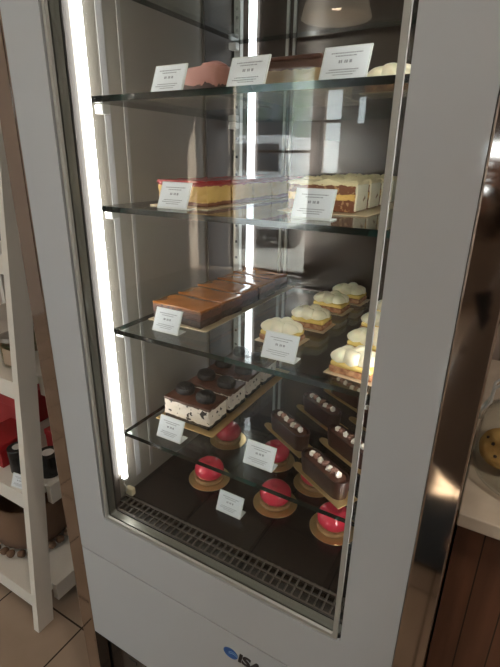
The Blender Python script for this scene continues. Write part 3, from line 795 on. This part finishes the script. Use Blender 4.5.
build('wire_clasp', b, mat('pale_wire', (.85, .88, .87), .3, .2), t, smooth=True)
def cookie(k, loc, rot, label):
    t = thing('cookie', label, 'cookie', (JX + loc[0], JY + loc[1], JZ + loc[2]), 0, 'cookies in the glass jar'); t.rotation_euler = rot
    b = new(); lathe(b, [(0, -.005), (.026, -.005), (.0305, -.001), (.0295, .003), (.020, .0065), (0, .008)], 28)
    for v in b.verts: v.co *= 1 + random.uniform(-.015, .015)
    build('biscuit', b, M['cookie'], t, smooth=True)
    b = new()
    for j in range(8):
        r = random.uniform(.004, .023); a = random.uniform(0, 6.28); blob(b, (r * math.cos(a), r * math.sin(a), .0075 - r * r * 6), .0032, .0032, .002, .1, 1)
    build('chocolate_chips', b, M['chip'], t)
cookie(0, (-.0475, -.002, .043), (1.1, 0, -.05), 'golden chocolate chip cookie leaning at the left glass of the jar')
cookie(1, (.006, -.036, .040), (1.15, 0, .15), 'golden cookie leaning at the front glass of the jar')
cookie(2, (.028, .012, .0135), (.05, 0, 1), 'golden cookie lying flat at the bottom of the jar')
cookie(3, (-.018, .034, .046), (1.0, 0, -.3), 'golden cookie standing behind the left leaning one')
cookie(4, (.040, -.012, .042), (1.15, 0, .8), 'golden cookie leaning at the right glass of the jar')
cookie(5, (.022, .040, .046), (1.1, 0, 2.6), 'golden cookie leaning at the rear glass of the jar')

# ------------------------------------------------------------------ things seen only as reflections: pendant, van outside, the photographer
t = thing('pendant_lamp', 'beige dome pendant lamp reflected at the top of the fridge glass', 'lamp', (-1.05, -1.7, Z(.70)))
t.scale = (.62, .62, .62)
b = new(); lathe(b, [(.30, 0), (.27, .10), (.19, .20), (.08, .26), (.03, .28), (.025, .28), (.07, .25), (.18, .19), (.26, .095), (.293, .0), (.30, 0)], 40); build('lamp_shade', b, M['shade'], t, smooth=True)
b = new(); tube(b, [(0, 0, .27), (0, 0, (RZ - Z(.70)) / .62)], .004, 8); build('cord', b, M['black'], t)
b = new(); lathe(b, [(0, .06), (.04, .07), (.05, .11), (.03, .16), (.015, .2), (0, .2)], 24); build('bulb', b, M['lamp'], t, smooth=True)

t = thing('street_building', 'grey blue building across the street, mirrored in the fridge glass', 'building', (-11.6, -15, -.15))
b = new(); box(b, -4, 4, -2, 0, .01, 9); build('facade', b, mat('facade', (.20, .23, .25), .8, noise=((.12, .17, .13), 2, .4, .6)), t)
for x in (-3, -1, 1, 3):
    for z in (1.2, 4.0, 6.6):
        b = new(); box(b, x - .6, x + .6, 0, .05, z, z + 1.6); build('window', b, M['vanglass'], t)
t = thing('floor_sheet', 'black ribbed sheet on the floor, mirrored low in the right steel post', 'mat', (.15, -.60, .0005))
b = new(); box(b, -.5, .5, -.20, .20, 0, .006, .002)  # flat black sheet with raised ribs under the person
for k in range(24): box(b, -.49 + k * .041, -.468 + k * .041, -.19, .19, .006, .008)
build('sheet_body', b, M['black'], t)
v = thing('delivery_van', 'white van parked on the street outside, mirrored in the fridge glass', 'van', (-4.4, -7.3, -.15))
b = new(); sec = [(-1.0, .35), (-1.0, 1.35), (-.88, 1.85), (.88, 1.85), (1.0, 1.35), (1.0, .35)]
lo = []
for y in (-1.2, 2.0):
    lo.append([b.verts.new((x * 1.0, y - .8, z)) for x, z in sec])
n = len(sec)
for k in range(n): b.faces.new((lo[0][k], lo[0][(k + 1) % n], lo[1][(k + 1) % n], lo[1][k]))
b.faces.new(lo[0]); b.faces.new(lo[1][::-1])
bmesh.ops.bevel(b, geom=b.edges[:], offset=.05, segments=2, affect='EDGES'); build('van_body', b, M['van'], v)
b = new(); box(b, -.82, .82, 1.185, 1.22, 1.30, 1.72, .02); build('windscreen', b, M['vanglass'], v)
for x in (-.85, .85):
    for y in (-1.3, .7):
        b = new(); tube(b, [(x - .12, y, .33), (x + .12, y, .33)], .33, 24); build('wheel', b, M['black'], v)

def skinmesh(name, pts, edges, radii, m, parent=None, sub=2, root=0):
    me = bpy.data.meshes.new(name); me.from_pydata(pts, edges, []); me.update()
    o = bpy.data.objects.new(name, me); C.objects.link(o)
    if parent: o.parent = parent
    sk = o.modifiers.new('skin', 'SKIN'); sk.use_smooth_shade = True
    d = me.skin_vertices[0].data if me.skin_vertices else None
    if d is None:
        bpy.context.view_layer.objects.active = o
        bpy.ops.mesh.customdata_skin_add() if hasattr(bpy.ops.mesh, 'customdata_skin_add') else None
        d = me.skin_vertices[0].data
    for i, r in enumerate(radii):
        d[i].radius = r if isinstance(r, tuple) else (r, r)
        d[i].use_root = (i == root)
    ss = o.modifiers.new('sub', 'SUBSURF'); ss.levels = sub; ss.render_levels = sub
    me.materials.append(m)
    return o
PX, PY = .15, -.50
# body: pelvis, spine, neck, head, arms raised to hold a phone near the eye of the picture, legs
P = [(0, 0, .95), (0, .0, 1.10), (0, .01, 1.28), (0, 0, 1.42), (0, .0, 1.48), (0, .02, 1.56), (0, .03, 1.66),
     (-.19, 0, 1.39), (-.25, .02, 1.13), (-.19, .20, 1.24), (-.165, .255, 1.27),
     (.19, 0, 1.39), (.25, .02, 1.13), (.10, .20, 1.24), (-.03, .255, 1.27),
     (-.09, 0, .90), (-.10, .01, .49), (-.10, -.02, .08), (-.10, .12, .035),
     (.09, 0, .90), (.10, .01, .49), (.10, -.02, .08), (.10, .12, .035)]
Ed = [(0, 1), (1, 2), (2, 3), (3, 4), (4, 5), (5, 6), (3, 7), (7, 8), (8, 9), (9, 10), (3, 11), (11, 12), (12, 13), (13, 14), (0, 15), (15, 16), (16, 17), (17, 18), (0, 19), (19, 20), (20, 21), (21, 22)]
Rr = [(.14, .11), (.13, .10), (.15, .105), (.10, .08), .052, (.072, .088), (.070, .085), .055, .042, .030, .032, .055, .042, .030, .032, .085, .058, .040, .036, .085, .058, .040, .036]
# fingers grow from each hand
base = {10: -1, 14: 1}
for h, s in base.items():
    hx, hy, hz = P[h]
    pi = len(P); P.append((hx - s * .005, hy + .04, hz + .03)); Ed.append((h, pi)); Rr.append((.030, .016))
    for j in range(4):
        L = (.030, .036, .034, .026)[j]; zz = hz + .012 + j * .017
        i0 = len(P); P += [(hx - s * .012, hy + .062, zz), (hx - s * .03, hy + .062 + L * .5, zz + .004), (hx - s * .05, hy + .055 + L * .4, zz + .005)]
        Ed += [(pi, i0), (i0, i0 + 1), (i0 + 1, i0 + 2)]; Rr += [.0095, .0085, .0075]
    i0 = len(P); P += [(hx - s * .022, hy + .012, hz + .03), (hx - s * .045, hy + .03, hz + .045)]; Ed += [(h, i0), (i0, i0 + 1)]; Rr += [.012, .009]
per = thing('person', 'person in a brown wool coat mirrored in the right steel post', 'person', (PX, PY, .009), .6)
body = skinmesh('body', P, Ed, Rr, M['skin'], per)
cp = [(0, 0, .80), (0, 0, .95), (0, 0, 1.12), (0, .01, 1.28), (0, 0, 1.41), (-.19, 0, 1.39), (-.25, .02, 1.13), (-.20, .18, 1.23), (.19, 0, 1.39), (.25, .02, 1.13), (.12, .18, 1.23)]
ce = [(0, 1), (1, 2), (2, 3), (3, 4), (4, 5), (5, 6), (6, 7), (4, 8), (8, 9), (9, 10)]
skinmesh('coat', cp, ce, [(.19, .15), (.19, .15), (.17, .135), (.185, .14), (.12, .10), .078, .064, .052, .078, .064, .052], M['coat'], per, root=1)
b = new(); n = 28; rr = []
for rx, ry, z in ((.17, .13, 1.08), (.20, .155, .98), (.235, .185, .84), (.27, .215, .66), (.305, .25, .46), (.31, .255, .42), (.295, .24, .42), (.20, .16, .95)):
    rr.append([b.verts.new((rx * (1 + .03 * math.sin(k * 2.7)) * math.cos(2 * PI * k / n), ry * (1 + .03 * math.sin(k * 2.7)) * math.sin(2 * PI * k / n), z)) for k in range(n)])
for p, q in zip(rr, rr[1:]):
    for k in range(n): b.faces.new((p[k], p[(k + 1) % n], q[(k + 1) % n], q[k]))
build('coat_skirt', b, M['coat'], per, smooth=True)
tp = [(0, 0, .92), (-.09, 0, .88), (-.10, .01, .49), (-.10, -.02, .10), (.09, 0, .88), (.10, .01, .49), (.10, -.02, .10)]
skinmesh('trousers', tp, [(0, 1), (1, 2), (2, 3), (0, 4), (4, 5), (5, 6)], [(.15, .12), .098, .074, .062, .098, .074, .062], M['trousers'], per)
b = new(); blob(b, (0, .005, 1.655), .088, .105, .095, .05)
for vv in b.verts:
    if vv.co.y > .075: vv.co.y = .075 + (vv.co.y - .075) * .1
build('hair', b, M['hair'], per, smooth=True)
b = new()
for s in (-1, 1): blob(b, (s * .028, .108, 1.615), .011, .008, .007, 0, 2)
build('eyes', b, M['tin'], per); 
b = new(); blob(b, (0, .118, 1.585), .011, .018, .020, 0, 2); blob(b, (0, .103, 1.548), .020, .008, .005, 0, 2)
for s in (-1, 1): blob(b, (s * .078, .02, 1.60), .008, .018, .028, 0, 2)
build('face', b, M['skin'], per, smooth=True)

# ------------------------------------------------------------------ camera
yaw, pitch, roll, f_px = -0.51984087, 0.36559942, -0.01585483, 457.155
fw = Vector((math.sin(yaw) * math.cos(pitch), math.cos(yaw) * math.cos(pitch), -math.sin(pitch)))
rt = Vector((math.cos(yaw), -math.sin(yaw), 0)); dn = fw.cross(rt)
r2 = math.cos(roll) * rt + math.sin(roll) * dn; d2 = -math.sin(roll) * rt + math.cos(roll) * dn
cam = bpy.data.cameras.new('camera'); co = bpy.data.objects.new('camera', cam); C.objects.link(co)
mw = Matrix((( r2.x, -d2.x, -fw.x, 0), (r2.y, -d2.y, -fw.y, 0), (r2.z, -d2.z, -fw.z, H), (0, 0, 0, 1)))
co.matrix_world = mw
cam.sensor_fit = 'HORIZONTAL'; cam.sensor_width = 36; cam.lens = 36 * f_px / 500; cam.clip_start = .02
sc = bpy.context.scene; sc.camera = co
vs_ = sc.view_settings; vs_.view_transform = 'Standard'; vs_.look = 'None'; vs_.exposure = 0; vs_.gamma = 1; vs_.use_curve_mapping = False
sc.cycles.max_bounces = 16; sc.cycles.transparent_max_bounces = 24; sc.cycles.glossy_bounces = 6; sc.cycles.diffuse_bounces = 4
